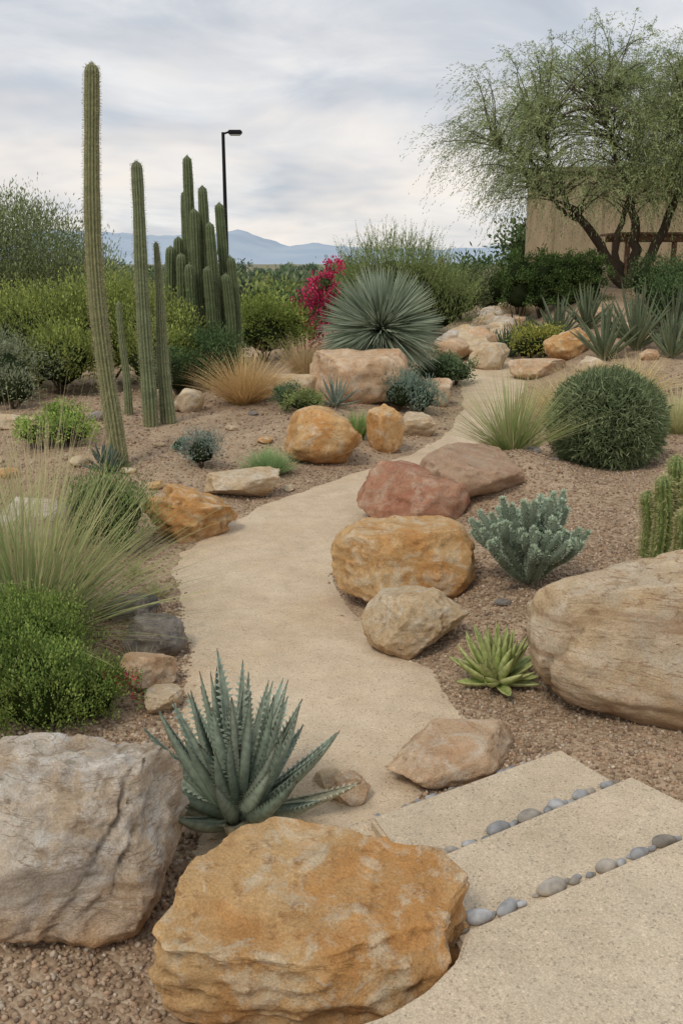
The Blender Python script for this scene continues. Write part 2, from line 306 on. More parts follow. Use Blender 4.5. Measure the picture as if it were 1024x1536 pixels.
# ---------------------------------------------------------------- gravel stones (real geometry)
slabs_poly=[(.109,3.14),(.952,3.66),(1.156,3.339),(1.75,3.16),(2.3,2.4),(2,-1),(-.9,-1),(-.3,1.75),(0,2.0),(.234,2.135),(.33,2.25)]
def inpoly(x,y,P):
    r=np.zeros(len(x),bool); n=len(P)
    for i in range(n):
        x1,y1=P[i];x2,y2=P[(i+1)%n]
        c=((y1>y)!=(y2>y)); xi=x1+(y-y1)*(x2-x1)/((y2-y1) if y2!=y1 else 1e-9); r^=c&(x<xi)
    return r
def stones(x0,x1,y0,y1,n,s0,s1,sub,A,zoff=.25,edge=.025):
    x=rng.uniform(x0,x1,n); y=rng.uniform(y0,y1,n)
    l=np.interp(y,LX[:,0],LX[:,1]); r=np.interp(y,RX[:,0],RX[:,1])
    j=np.abs(rng.normal(0,edge,n))
    k=((x<l+j)|(x>r-j))&~inpoly(x,y,slabs_poly); x=x[k];y=y[k];n=len(x)
    z=h(x,y); s=rng.uniform(s0,s1,n)*rng.choice([.6,1,1,1.35],n)
    V,F=ICO[sub]; nv=len(V)
    W=V[None]*(1+rng.uniform(-.22,.22,(n,nv,1)))*(s[:,None]*rng.uniform(.6,1.1,(n,3)))[:,None,:]
    a=rng.uniform(0,6.28,n); c,si=np.cos(a)[:,None],np.sin(a)[:,None]
    W=np.stack([W[:,:,0]*c-W[:,:,1]*si,W[:,:,0]*si+W[:,:,1]*c,W[:,:,2]],-1)
    W+=np.stack([x,y,z+s*zoff*rng.uniform(.3,2.2,n)],-1)[:,None,:]
    pal=np.array([(.33,.225,.145),(.42,.295,.195),(.48,.36,.245),(.37,.265,.18),(.26,.18,.125),(.55,.45,.34),(.43,.285,.18)])
    cc=pal[rng.integers(0,7,n)]*rng.uniform(.8,1.15,(n,1))
    A.add(W.reshape(-1,3),(F[None]+np.arange(n)[:,None,None]*nv).reshape(-1,3),np.repeat(cc,nv,0))
A=Acc()
stones(-1.6,.9,1.6,3.9,15000,.006,.012,1,A)
stones(-1.7,-.5,3.8,5.6,4500,.006,.012,1,A)
stones(.3,2.4,3.0,6.2,20000,.005,.010,1,A)
stones(.3,4.5,6.0,9.5,18000,.006,.011,1,A)
stones(-4,0,5.5,9.5,10000,.006,.013,1,A)
stones(-6,6,9.3,15,12000,.008,.018,1,A)
stones(-1.3,1.6,3.0,11,1600,.004,.008,1,A,edge=.16)
A.out('gravel',STONE)
# ---------------------------------------------------------------- plant builders
def quads_leaf(A,P,D,Lg,Wd,C,N_=None):
    n=len(P); S=nrm(np.cross(D,rdir(n) if N_ is None else N_))
    Lg=np.broadcast_to(Lg,(n,))[:,None]; Wd=np.broadcast_to(Wd,(n,))[:,None]
    a=P; b=P+D*Lg*.5+S*Wd*.5; c=P+D*Lg; d=P+D*Lg*.5-S*Wd*.5
    V=np.stack([a,b,c,d],1).reshape(-1,3); F=np.arange(4*n).reshape(n,4)
    A.add(V,F,np.repeat(C,4,0))
BR=1.5
def colmix(cols,n,w=None,ds=.13):
    cols=np.array(cols,float); k=rng.integers(0,len(cols),n); k2=rng.integers(0,len(cols),n); t=rng.random((n,1))
    c=cols[k]*(1-t)+cols[k2]*t; lum=c@np.array([.3,.6,.1]); c=c*(1-ds)+lum[:,None]*np.array([1.02,1,.9])*ds
    return np.minimum(.8,c*rng.uniform(.8,1.2,(n,1))*BR)
A=Acc(); n=2600; x=rng.uniform(-4,5,n); y=2+13*rng.random(n)**1.3; l=np.interp(y,LX[:,0],LX[:,1]); r=np.interp(y,RX[:,0],RX[:,1])
k=((x<l+.12)|(x>r-.12)|(rng.random(n)<.06))&~inpoly(x,y,slabs_poly); x=x[k];y=y[k];n=len(x)
D=rdir(n); D[:,2]*=.15; D=nrm(D); Nn=rdir(n)*.4+np.array([0,0,1.0])
quads_leaf(A,np.stack([x,y,h(x,y)+.016],-1),D,rng.uniform(.02,.06,n),rng.uniform(.003,.012,n),colmix([(.34,.22,.10),(.24,.15,.08),(.42,.33,.19),(.16,.11,.07)],n),Nn)
A.out('leaf_litter',LEAF)
def foliage(A,blobs,n,leaf,cols,elong=2.2,upw=.3,clump=45,sig=.17,core=True,corecol=(.03,.042,.018),spr=0,sprl=(.15,.45)):
    vol=np.array([b[3]*b[4]*b[5] for b in blobs])**.67; vol/=vol.sum()
    for b,v in zip(blobs,vol):
        c=np.array(b[:3]); R=np.array(b[3:6]); nn=max(60,int(n*v)); m=max(8,nn//clump)
        d=rdir(m); d[:,2]=np.where(d[:,2]<-.5,-d[:,2],d[:,2])
        rad=(.45+.55*rng.random(m)**.45)*(1+.12*np.clip(rng.normal(size=m),-2,1.6))
        cc=c+d*R*rad[:,None]; cb=rng.uniform(.58,1.38,m)
        k=rng.integers(0,m,nn); P=cc[k]+np.clip(rng.normal(size=(nn,3)),-1.9,1.9)*R.mean()*sig
        D=nrm(rdir(nn)+nrm(P-c)*.8+np.array([0,0,upw*2]))
        C=colmix(cols,nn)*cb[k][:,None]
        quads_leaf(A,P,D,rng.uniform(.7,1.3,nn)*leaf,leaf/elong,C)
        if spr:
            q=int(spr*v); dd=rdir(q); dd[:,2]=np.abs(dd[:,2])
            base=c+dd*R*.8; D2=nrm(dd*.5+rng.normal(size=(q,3))*.25+np.array([0,0,.9])); ln=R.mean()*rng.uniform(sprl[0],sprl[1],q)
            sc_=colmix(cols,q)
            quads_leaf(A,base,D2,ln*1.02,leaf*.10,sc_*.8)
            ns=int(np.clip(R.mean()*sprl[1]/leaf*2.2,6,22))
            for s in np.linspace(.05,1,ns):
                Pp=base+D2*(ln*s)[:,None]
                quads_leaf(A,Pp,nrm(D2*.8+rdir(q)*.7),leaf*rng.uniform(.6,1.0,q)*(1.1-.5*s),leaf/elong*.8,sc_*rng.uniform(.9,1.2,(q,1)))
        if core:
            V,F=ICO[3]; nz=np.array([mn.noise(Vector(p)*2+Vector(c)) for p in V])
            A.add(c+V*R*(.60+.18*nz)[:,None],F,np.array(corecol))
def tube(A,P,r,c,sides=6):
    P=np.asarray(P,float); T=nrm(np.gradient(P,axis=0)); up=np.array([.03,1,.05]) if abs(T[0][2])>.5 else np.array([0,0,1.0])
    S=nrm(np.cross(T,up)); U=np.cross(S,T); a=np.linspace(0,2*np.pi,sides,endpoint=False)
    V=P[:,None]+(S[:,None]*np.cos(a)[None,:,None]+U[:,None]*np.sin(a)[None,:,None])*np.asarray(r)[:,None,None]
    n=len(P); I=np.arange(n*sides).reshape(n,sides); J=np.roll(I,-1,1)
    A.add(V.reshape(-1,3),np.stack([I[:-1],J[:-1],J[1:],I[1:]],-1).reshape(-1,4),np.asarray(c))
def stems(A,base,tips,r0,r1,colr,sides=5,seg=5,arch=.15):
    base=np.asarray(base,float)
    for tp in tips:
        b=base; tp=np.asarray(tp); d=tp-b; s=np.linspace(0,1,seg+1)[:,None]
        jit=rng.normal(size=3)*np.linalg.norm(d)*.07
        P=b+d*s+np.array([0,0,1])*(s*(1-s))*np.linalg.norm(d)*arch*2+jit*(s*(1-s))*4
        tube(A,P,np.linspace(r0,r1,seg+1),colr,sides)
def shrub(name,blobs,n,leaf,cols,**k):
    A=Acc(); foliage(A,blobs,n,leaf,cols,**k)
    for b in blobs:
        g=np.array([b[0],b[1],hz(b[0],b[1])-.03]); tips=[np.array(b[:3])+rdir(1)[0]*np.array(b[3:6])*.5 for _ in range(6)]
        stems(A,g,tips,.02*b[3]+.006,.004,(.12,.09,.06))
    return A.out(name,LEAF)
def blob(x,y,r,hh,dz=0):
    g=hz(x,y); return (x,y,g+hh*.5+dz,r,r*.9,hh*.55)
def grass(name,x,y,n,L,tilt,w,bend,cols,tip=None,r0=.05,seg=6,A=None,z=None,w_pow=.8,dead=0,azr=None):
    own=A is None; A=A or Acc(); z=hz(x,y)-.01 if z is None else z
    a=rng.uniform(0,2*np.pi,n); tl=tilt[0]+(tilt[1]-tilt[0])*rng.random(n)**.8; Ln=rng.uniform(L[0],L[1],n)
    a2=a+rng.normal(size=n)*.35
    B=np.stack([x+np.cos(a)*r0*rng.random(n),y+np.sin(a)*r0*rng.random(n),np.full(n,z)],-1)
    D=np.stack([np.sin(tl)*np.cos(a2),np.sin(tl)*np.sin(a2),np.cos(tl)],-1)
    O=np.stack([np.cos(a2),np.sin(a2),0*a2],-1)
    s=np.linspace(0,1,seg+1); bd=bend*rng.uniform(.4,1.5,n)
    P=B[:,None]+D[:,None]*(Ln[:,None]*s)[:,:,None]+(O*.45-np.array([0,0,.55]))[:,None]*((bd*Ln)[:,None]*s**2.2)[:,:,None]
    S=nrm(np.stack([-np.sin(a2),np.cos(a2),rng.normal(size=n)*.5],-1))
    W=(w*rng.uniform(.6,1.3,n))[:,None]*np.maximum(.06,(1-s)**w_pow)*.5
    V=np.stack([P-S[:,None]*W[:,:,None],P+S[:,None]*W[:,:,None]],2)
    n2=2*(seg+1); i=np.arange(seg)*2
    f=np.stack([i,i+1,i+3,i+2],-1); F=(f[None]+np.arange(n)[:,None,None]*n2).reshape(-1,4)
    C=colmix(cols,n)*.92
    if dead:
        dk=rng.random(n)<dead; C[dk]=np.array((.52,.42,.25))*rng.uniform(.7,1.2,(dk.sum(),1))
    T=C if tip is None else np.asarray(tip)*1.35*rng.uniform(.8,1.2,(n,1))
    CC=C[:,None]*(1-s[None,:,None]**2)+T[:,None]*s[None,:,None]**2
    A.add(V.reshape(-1,3),F,np.repeat(CC.reshape(n,seg+1,3),2,1).reshape(-1,3))
    if own: return A.out(name,LEAF)
def agave(name,x,y,n,L,W,c0,c1,tilt=(.05,1.45),curve=.3,teeth=0,z=None,mat=FLESH,chan=.25,edge=None,prof=.38,jit=.08,thick=.18,base_w=.6,tout=.62):
    A=Acc(); z=hz(x,y) if z is None else z; seg=14; s=np.linspace(0,1,seg+1)
    for i in range(n):
        q=i/(n-1); az=i*2.39996+rng.normal()*.12; tl=tilt[1]+(tilt[0]-tilt[1])*q**.9+rng.normal()*jit
        Ln=L*rng.uniform(.82,1.1)*(.80+.25*q if q<.85 else 1.0-.8*(q-.85)); w=W*rng.uniform(.85,1.1)*(1-.35*q)
        th=tl-curve*(s-.15)*(1 if tl>.5 else .4)+rng.normal()*.10*s
        sb=rng.normal()*.05*L*s**2
        dx=np.sin(th);dz=np.cos(th); px=np.concatenate([[0],np.cumsum((dx[1:]+dx[:-1])/2)])*Ln/seg; pz=np.concatenate([[0],np.cumsum((dz[1:]+dz[:-1])/2)])*Ln/seg
        wd=np.where(s<prof,base_w+(1-base_w)*np.sin(s/prof*np.pi/2),np.cos((s-prof)/(1-prof)*np.pi/2)**.85)*w*.5; wd=np.maximum(wd,.0012)
        o=np.array([math.cos(az),math.sin(az),0]); sd=np.array([-math.sin(az),math.cos(az),0]); 
        Cn=np.array([x,y,z])+o*(px[:,None]+.02)+sd*sb[:,None]+np.array([0,0,1])*(pz[:,None]+.02+.05*L*q)
        nr=-o[None]*dz[:,None]*1.0+np.array([0,0,1])*dx[:,None]
        us=np.array([-1,-.5,0,.5,1,.5,0,-.5]); hs=np.array([1,.35,0,.35,1,.1,-.35,.1])
        tk=np.array([0,0,0,0,0,-1,-1.25,-1])*thick
        V=Cn[:,None]+sd*(us[None,:,None]*wd[:,None,None])+nr[:,None]*((hs[None]*chan*2+tk[None]*2)[:,:,None]*wd[:,None,None])
        I=np.arange((seg+1)*8).reshape(seg+1,8); J=np.roll(I,-1,1)
        F=np.stack([I[:-1],J[:-1],J[1:],I[1:]],-1).reshape(-1,4)
        cb=lerp(c0,c1,rng.random())*rng.uniform(.85,1.15)
        if i<3 and teeth: cb=np.array((.40,.38,.26))
        C=np.tile(cb,(seg+1,8,1))*(1.15-.25*s)[:,None,None]
        if edge is not None: C[:,[0,4]]=np.asarray(edge)
        C[-1]=(.10,.05,.03)
        A.add(V.reshape(-1,3),F,C.reshape(-1,3))
        if teeth:
            for sgn,cidx in ((-1,0),(1,4)):
                ts=np.arange(.08,.97,teeth/Ln); e=np.stack([np.interp(ts,s,V[:,cidx,k]) for k in range(3)],-1); f=np.stack([np.interp(np.minimum(1,ts+.8*teeth/Ln),s,V[:,cidx,k]) for k in range(3)],-1)
                m_=(e+f)/2; tg=nrm(f-e); out=sd*sgn
                inn=(-out*.25)*np.interp(ts,s,wd)[:,None]
                tp=m_+out*(teeth*tout*rng.uniform(.7,1.2,len(ts))*np.minimum(1,np.interp(ts,s,wd)/(.2*W)))[:,None]+tg*teeth*.35
                VV=np.stack([e+inn,f+inn,tp],1).reshape(-1,3)
                A.add(VV,np.arange(len(VV)).reshape(-1,3),np.tile(np.array([cb,cb,cb*1.35+.08]),(len(ts),1)))
    return A.out(name,mat,True)
def ctube(A,P,R,ribs,c_crest,c_val,depth=.16,spine=0,spl=.03,spc=(.45,.38,.24),res=4):
    P=np.asarray(P,float); n=len(P); T=nrm(np.gradient(P,axis=0)); S=nrm(np.cross(T,np.array([.02,1,.02]))); U=np.cross(S,T)
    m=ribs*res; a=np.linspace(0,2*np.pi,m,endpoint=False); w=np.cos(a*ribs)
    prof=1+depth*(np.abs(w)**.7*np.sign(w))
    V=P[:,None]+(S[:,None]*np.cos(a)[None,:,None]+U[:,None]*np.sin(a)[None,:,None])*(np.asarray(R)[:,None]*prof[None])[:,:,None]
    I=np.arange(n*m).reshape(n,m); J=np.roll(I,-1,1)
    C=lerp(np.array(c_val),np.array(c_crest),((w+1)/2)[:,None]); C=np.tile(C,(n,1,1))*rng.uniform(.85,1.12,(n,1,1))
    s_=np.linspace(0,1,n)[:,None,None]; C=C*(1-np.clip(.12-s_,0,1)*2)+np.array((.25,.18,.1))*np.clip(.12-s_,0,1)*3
    A.add(V.reshape(-1,3),np.stack([I[:-1],J[:-1],J[1:],I[1:]],-1).reshape(-1,4),C.reshape(-1,3))
    if spine:
        cr=V[:,::res].copy()
        q=cr.reshape(-1,3); nn=np.repeat(P,ribs,0); 
        for _ in range(spine):
            base=q+rng.normal(size=q.shape)*.003; D=nrm(nrm(q-nn)+rdir(len(q))*.7)
            quads_leaf(A,base,D,spl*rng.uniform(.5,1.2,len(q)),.0035,np.tile(np.array(spc),(len(q),1)))
def column(A,base,top,r0,r1,ribs,cc,cv,wob=.03,spine=0,bow=(0,0),n=70,spl=.03,**k):
    s=np.linspace(0,1,n); base=np.array(base);top=np.array(top)
    P=base+(top-base)*s[:,None]; P[:,0]+=bow[0]*np.sin(s*np.pi)+wob*.3*np.sin(s*7+base[0]*5); P[:,1]+=bow[1]*np.sin(s*np.pi)
    R=lerp(r0,r1,s)*(1+.03*np.sin(s*23+base[0]*9)+.02*np.sin(s*51+base[0]*3)); Ls=np.linalg.norm(top-base); d=(1-s)*Ls; cap=np.clip(1-(1-np.clip(d/(r1*1.6),0,1))**2,0,1)**.5
    ctube(A,P,np.maximum(R*cap,.003),ribs,cc,cv,spine=spine,spl=spl,**k)
# ---------------------------------------------------------------- cacti
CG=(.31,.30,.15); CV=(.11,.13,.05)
def cactus(name,b,t,r0,r1,ribs=13,**k):
    A=Acc(); column(A,(b[0],b[1],hz(b[0],b[1])-.05),t,r0,r1,ribs,k.pop('cc',CG),k.pop('cv',CV),**k); return A.out(name,FLESH,True)
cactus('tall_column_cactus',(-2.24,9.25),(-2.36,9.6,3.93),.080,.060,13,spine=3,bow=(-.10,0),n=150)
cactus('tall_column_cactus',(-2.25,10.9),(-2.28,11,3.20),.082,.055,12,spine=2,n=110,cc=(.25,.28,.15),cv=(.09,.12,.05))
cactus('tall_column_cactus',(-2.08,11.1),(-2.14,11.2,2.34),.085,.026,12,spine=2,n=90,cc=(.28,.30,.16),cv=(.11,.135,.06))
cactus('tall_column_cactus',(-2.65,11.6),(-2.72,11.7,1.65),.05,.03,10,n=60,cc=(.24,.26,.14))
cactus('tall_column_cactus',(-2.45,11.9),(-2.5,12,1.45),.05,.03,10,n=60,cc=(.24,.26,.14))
A=Acc(); g=hz(-2,15)
for tx,tz,bx,dy in [(-2.33,3.68,-2.02,0),(-2.42,3.20,-2.08,.25),(-2.10,3.24,-1.98,-.1),(-1.86,3.0,-1.86,0),(-2.22,2.9,-2.05,-.25),(-2.52,2.50,-2.14,.0),(-2.62,2.36,-2.20,-.15),(-2.44,2.25,-2.12,-.3),(-1.98,2.7,-1.92,-.3),(-1.70,2.2,-1.78,-.1),(-1.76,1.95,-1.82,-.3),(-2.30,2.1,-2.04,-.42),(-2.02,2.05,-1.95,-.45)]:
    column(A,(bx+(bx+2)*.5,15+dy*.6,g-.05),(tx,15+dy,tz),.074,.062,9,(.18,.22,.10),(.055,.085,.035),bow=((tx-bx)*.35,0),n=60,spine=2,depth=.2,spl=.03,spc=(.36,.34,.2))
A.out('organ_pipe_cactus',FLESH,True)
A=Acc(); g=hz(2.15,5.95)
for dx,dy,hh in [(-.10,-.02,.58),(.02,-.08,.62),(.12,.0,.66),(.0,.10,.68),(-.13,.1,.44),(.2,.12,.6),(.28,-.05,.5),(-.03,-.16,.40)]:
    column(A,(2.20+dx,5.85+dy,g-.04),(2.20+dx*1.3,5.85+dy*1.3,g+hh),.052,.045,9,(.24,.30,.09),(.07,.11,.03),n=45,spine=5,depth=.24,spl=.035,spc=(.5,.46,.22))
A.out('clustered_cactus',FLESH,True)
# ---------------------------------------------------------------- agaves & yuccas
agave('agave',-.40,3.20,58,.575,.076,(.22,.28,.205),(.38,.43,.33),tilt=(.06,1.40),curve=.35,teeth=.024,chan=.32,prof=.2,base_w=.9,thick=.25,tout=.9,jit=.10)
agave('green_agave',.79,4.38,58,.30,.068,(.33,.41,.12),(.47,.52,.20),tilt=(.05,1.38),curve=.1,edge=(.60,.60,.28),prof=.45,chan=.2,jit=.12)
agave('grey_agave',-.08,12.1,24,.42,.045,(.18,.22,.17),(.28,.32,.25),tilt=(.1,1.4),curve=.1)
agave('dark_agave',-2.33,9.05,26,.30,.05,(.07,.11,.08),(.12,.17,.13),tilt=(.1,1.45),curve=.2)
for x,y,L,n in [(4.35,15.6,.95,34),(4.95,15.9,1.1,38),(5.35,15.3,.75,30),(4.1,18,.9,26),(4.7,18.2,.9,26),(5.9,16.8,.9,24)]:
    agave('blue_agave',x,y,n,L,.09,(.12,.155,.085),(.20,.24,.135),tilt=(.05,1.0),curve=.1,prof=.3)
for x,y,L,n in [(3.15,18.0,.62,40),(3.55,18.4,.7,44),(2.9,18.5,.5,34),(3.9,17.9,.55,36)]:
    agave('dark_agave',x,y,n,L,.05,(.05,.10,.055),(.11,.17,.09),tilt=(.05,1.35),curve=.1)
A=Acc(); yc=np.array([.58,13.9,1.16]); n=2300
d=rdir(n); d=d[d[:,2]>-.62]; n=len(d); Ln=rng.uniform(.78,1.0,n)
for k0,k1,w0,w1 in ((0.08,.55,.026,.026),(.55,1.0,.026,.003)):
    S=nrm(np.cross(d,rdir(n))); a=yc+d*(Ln*k0)[:,None]; b=yc+d*(Ln*k1)[:,None]-np.array([0,0,.04])*(k1>.9)*np.abs(1-d[:,[2]])
    V=np.stack([a-S*w0/2,a+S*w0/2,b+S*w1/2,b-S*w1/2],1).reshape(-1,3)
    C=colmix([(.22,.27,.19),(.34,.39,.29),(.16,.20,.13)],n)*.95
    A.add(V,np.arange(4*n).reshape(n,4),np.repeat(C,4,0))
tube(A,[(.58,13.9,.2),(.58,13.9,.6),(.58,13.9,1.15)],[.16,.15,.12],(.16,.12,.08),10)
nd=500; dd=rdir(nd); dd[:,2]=-np.abs(dd[:,2])-.3; dd=nrm(dd); quads_leaf(A,np.tile(yc,(nd,1)),dd,rng.uniform(.5,.75,nd),.03,colmix([(.32,.25,.14),(.2,.16,.1)],nd))
A.out('ball_yucca',LEAF)
# ---------------------------------------------------------------- grasses
SG=[(.15,.21,.06),(.22,.28,.09),(.30,.31,.13),(.10,.15,.045)]
grass('fountain_grass',-1.78,4.95,900,(.75,1.35),(.1,1.25),.011,.22,SG,(.36,.36,.17),r0=.20,seg=9,dead=.12)
grass('fountain_grass',-2.4,5.5,380,(.7,1.3),(.1,1.0),.0105,.25,SG,(.40,.38,.2),r0=.24,seg=9,dead=.2)
grass('dry_grass_stalks',-2.2,6.3,120,(.9,1.55),(.02,.5),.006,.12,[(.42,.34,.2),(.35,.3,.16)],(.5,.42,.26),r0=.6,seg=6)
grass('dry_grass_stalks',-2.9,8.3,120,(.5,1.0),(.02,.5),.007,.12,[(.42,.34,.2),(.35,.3,.16)],(.5,.42,.26),r0=.6,seg=6)
grass('spiky_grass',1.58,8.5,480,(.6,1.02),(.05,1.12),.012,.12,[(.22,.28,.08),(.30,.35,.12),(.17,.23,.06)],(.40,.40,.20),r0=.10,dead=.12)
grass('golden_grass',-1.28,12.3,1100,(.5,.95),(.05,1.1),.010,.25,[(.46,.30,.11),(.54,.37,.16),(.40,.25,.09)],(.58,.43,.22),r0=.18)
grass('golden_grass',-.55,14.6,600,(.5,.9),(.05,.8),.010,.3,[(.42,.30,.14),(.45,.33,.17)],(.5,.40,.24),r0=.2)
for x,y,n in [(3.05,12.3,700),(3.6,12.7,700),(2.75,11.9,300),(4.1,13.0,500)]:
    grass('golden_grass',x,y,n,(.5,.85),(.1,1.2),.010,.35,[(.50,.40,.18),(.54,.43,.22),(.42,.36,.15)],(.56,.46,.26),r0=.2)
grass('golden_grass',3.85,10.6,600,(.5,.8),(.05,1.0),.009,.35,[(.42,.40,.20),(.36,.38,.16)],(.5,.46,.26),r0=.15)
grass('lavender_plant',-.75,9.3,900,(.22,.36),(.05,1.15),.010,.10,[(.19,.29,.10),(.25,.35,.14)],(.30,.40,.2),r0=.12)
grass('slim_green_plant',.18,10.8,350,(.25,.42),(.05,.8),.012,.1,[(.18,.28,.07),(.26,.35,.10)],None,r0=.08)
for x,y in [(-1.18,5.05),(-1.2,5.75),(-2.9,7.6),(-3.3,8.2),(-1.45,6.2),(-1.1,4.6)]:
    grass('grass_tuft',x,y,90,(.08,.2),(.1,1.1),.006,.2,[(.2,.26,.08),(.4,.34,.18)],None,r0=.06)
# ---------------------------------------------------------------- small shrubs
shrub('small_shrub',[blob(-.68,11.8,.2,.32)],1800,.03,[(.08,.13,.06),(.14,.20,.10)])
shrub('small_shrub',[blob(-.45,11.5,.26,.24)],1800,.03,[(.18,.23,.07),(.25,.30,.10)])
shrub('blue_grey_shrub',[blob(.80,12.7,.3,.5),blob(1.1,12.8,.28,.42)],4500,.04,[(.13,.19,.15),(.20,.27,.21)],upw=.8,elong=3)
shrub('small_shrub',[blob(1.5,15,.42,.5),blob(1.85,15.2,.35,.42)],3500,.045,[(.07,.12,.05),(.13,.19,.09)])
shrub('blue_grey_shrub',[blob(-1.42,9.3,.19,.34)],2500,.028,[(.15,.19,.16),(.21,.26,.21)],elong=3,sig=.2)
shrub('blue_grey_shrub',[blob(-1.75,9.9,.10,.12)],400,.02,[(.14,.24,.17)])
shrub('lime_groundcover',[blob(-3.3,10.1,.34,.30),blob(-2.95,10.05,.30,.32),blob(-3.1,10.5,.3,.34)],5000,.035,[(.19,.28,.04),(.30,.40,.07),(.12,.20,.035)])
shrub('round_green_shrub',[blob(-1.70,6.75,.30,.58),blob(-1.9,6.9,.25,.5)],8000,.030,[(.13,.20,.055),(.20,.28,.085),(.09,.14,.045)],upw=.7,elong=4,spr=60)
shrub('yellow_green_shrub',[blob(3.45,17.3,.42,.6),blob(3.75,17.4,.35,.5)],3500,.05,[(.26,.27,.04),(.36,.34,.06),(.18,.21,.04)])
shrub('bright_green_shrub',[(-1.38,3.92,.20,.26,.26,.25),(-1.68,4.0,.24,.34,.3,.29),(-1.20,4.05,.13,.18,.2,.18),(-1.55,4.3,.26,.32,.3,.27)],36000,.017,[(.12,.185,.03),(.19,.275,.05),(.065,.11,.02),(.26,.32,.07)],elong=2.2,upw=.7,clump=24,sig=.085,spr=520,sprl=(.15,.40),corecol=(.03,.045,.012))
A=Acc(); foliage(A,[(-1.06,4.12,.10,.12,.1,.11)],900,.02,[(.12,.2,.04),(.2,.10,.05)],core=False); foliage(A,[(-1.05,4.1,.13,.11,.1,.10)],70,.018,[(.35,.02,.04),(.45,.05,.08)],core=False,elong=1.3); A.out('red_flowers',LEAF)
A=Acc(); bx,by=1.14,5.40; g=hz(bx,by); cb=[(.30,.355,.265),(.42,.475,.37),(.22,.275,.20)]
def finger(p0,d0,Ls,r):
    s=np.linspace(0,1,9)[:,None]; d0=nrm(d0)
    P=p0+d0*Ls*s+np.array([0,0,1])*(Ls*.35*s**2)
    R=r*(.75+.35*np.sin(s[:,0]*np.pi*.8)); R[-1]*=.55; R[-2]*=.9
    tube(A,P,R,np.array((.25,.30,.22)),8)
    nl=int(300*Ls/.2); q=rng.random(nl); C0=np.stack([np.interp(q,s[:,0],P[:,k]) for k in range(3)],-1); T=nrm(P[-1]-P[-3]); dv=nrm(np.cross(T,rdir(nl))); rr_=np.interp(q,s[:,0],R)
    quads_leaf(A,C0+dv*rr_[:,None]*.85,nrm(dv*.9+T*.8),rng.uniform(.012,.024,nl),.007,colmix(cb,nl)*(.72+.5*q)[:,None])
    td=rdir(30); quads_leaf(A,P[-1]-T*.006+td*.004,nrm(td+T*1.2),.022,.009,colmix(cb,30)*1.25)
    return P
for i in range(34):
    az=i*2.4+rng.normal()*.2; tl=1.2*((i+.5)/34)**.65; o=np.array([math.cos(az)*math.sin(tl),math.sin(az)*math.sin(tl),math.cos(tl)+.15])
    P=finger(np.array([bx,by,g+.02])+o*.03,o,rng.uniform(.24,.37),.022)
    for _ in range(3):
        k=rng.integers(3,7); o2=o+rdir(1)[0]*.6+np.array([0,0,.3]); finger(P[k],o2,rng.uniform(.12,.21),.021)
A.out('blue_green_shrub',LEAF)
A=Acc(); c=np.array([2.58,9.0,hz(2.55,9.05)+.40]); R=.56; n=26000
d=rdir(n); d=d[d[:,2]>-.8]; n=len(d); nzv=1+.05*np.sin(d[:,0]*9+d[:,2]*7)*np.cos(d[:,1]*8)+.03*np.sin(d[:,0]*21+d[:,1]*17)
P=c+d*np.array([1,1,.93])*(R*rng.uniform(.80,.98,n)*nzv)[:,None]
quads_leaf(A,P,nrm(d*.7+rdir(n)*.9+np.array([0,0,.25])),rng.uniform(.05,.10,n),.009,colmix([(.10,.145,.06),(.17,.215,.095),(.07,.105,.045),(.26,.30,.16)],n))
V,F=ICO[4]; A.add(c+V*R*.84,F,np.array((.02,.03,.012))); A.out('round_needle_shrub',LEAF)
# ---------------------------------------------------------------- mid background shrubs
YG=[(.19,.23,.045),(.28,.31,.065),(.13,.17,.04)]; OL=[(.13,.16,.065),(.19,.22,.10),(.09,.12,.05)]; DG=[(.05,.09,.03),(.09,.14,.05)]
shrub('round_yellow_green_shrub',[blob(-1.35,16.7,.62,1.05),blob(-.95,16.9,.45,.85)],9000,.055,[(.17,.22,.035),(.25,.30,.055),(.10,.145,.03)],sig=.13)
shrub('yellow_green_shrub',[blob(-4.6,14.2,.9,1.35),blob(-3.6,14.6,.9,1.50),blob(-2.9,14.3,.8,1.30),blob(-4.0,13.4,.6,.9),blob(-2.7,13.6,.55,.9)],30000,.05,YG,sig=.16,spr=1000,upw=.6,sprl=(.15,.5))
shrub('grey_green_shrub',[blob(-4.6,12.5,.7,.8),blob(-5.2,13.2,.8,.9),blob(-4.2,11.9,.4,.5)],9000,.05,[(.15,.18,.10),(.23,.25,.15)],spr=200,elong=4)
shrub('dark_shrub',[blob(-1.75,13.6,.45,.75),blob(-2.3,13.2,.4,.6),blob(-2.0,14.0,.4,.8)],6000,.045,DG)
A=Acc(); foliage(A,[(1.1,20,1.5,1.25,1.1,1.0),(.2,20.5,1.1,.9,.9,.8),(2.0,20.5,1.2,.9,.9,.8)],14000,.08,[(.16,.21,.06),(.23,.28,.10),(.11,.15,.045)],elong=5,upw=1.0,spr=700,sig=.16,sprl=(.3,.8)); stems(A,(1.1,20,.3),[(1.1+rng.normal()*.6,20,2.2) for _ in range(8)],.03,.01,(.14,.1,.07)); A.out('feathery_green_shrub',LEAF)
A=Acc(); foliage(A,[(-.55,17.8,1.05,.38,.35,.5),(-.35,17.8,1.6,.26,.25,.32),(-.15,17.8,1.95,.15,.15,.24),(-.75,17.8,.7,.35,.3,.35)],2400,.06,[(.38,.015,.08),(.50,.03,.12),(.26,.01,.05)],elong=1.4,core=False,clump=18,sig=.2)
foliage(A,[(-.55,17.8,1.0,.4,.35,.55),(-.35,17.8,1.6,.2,.2,.3)],1600,.06,DG,core=False); A.out('bougainvillea',LEAF)
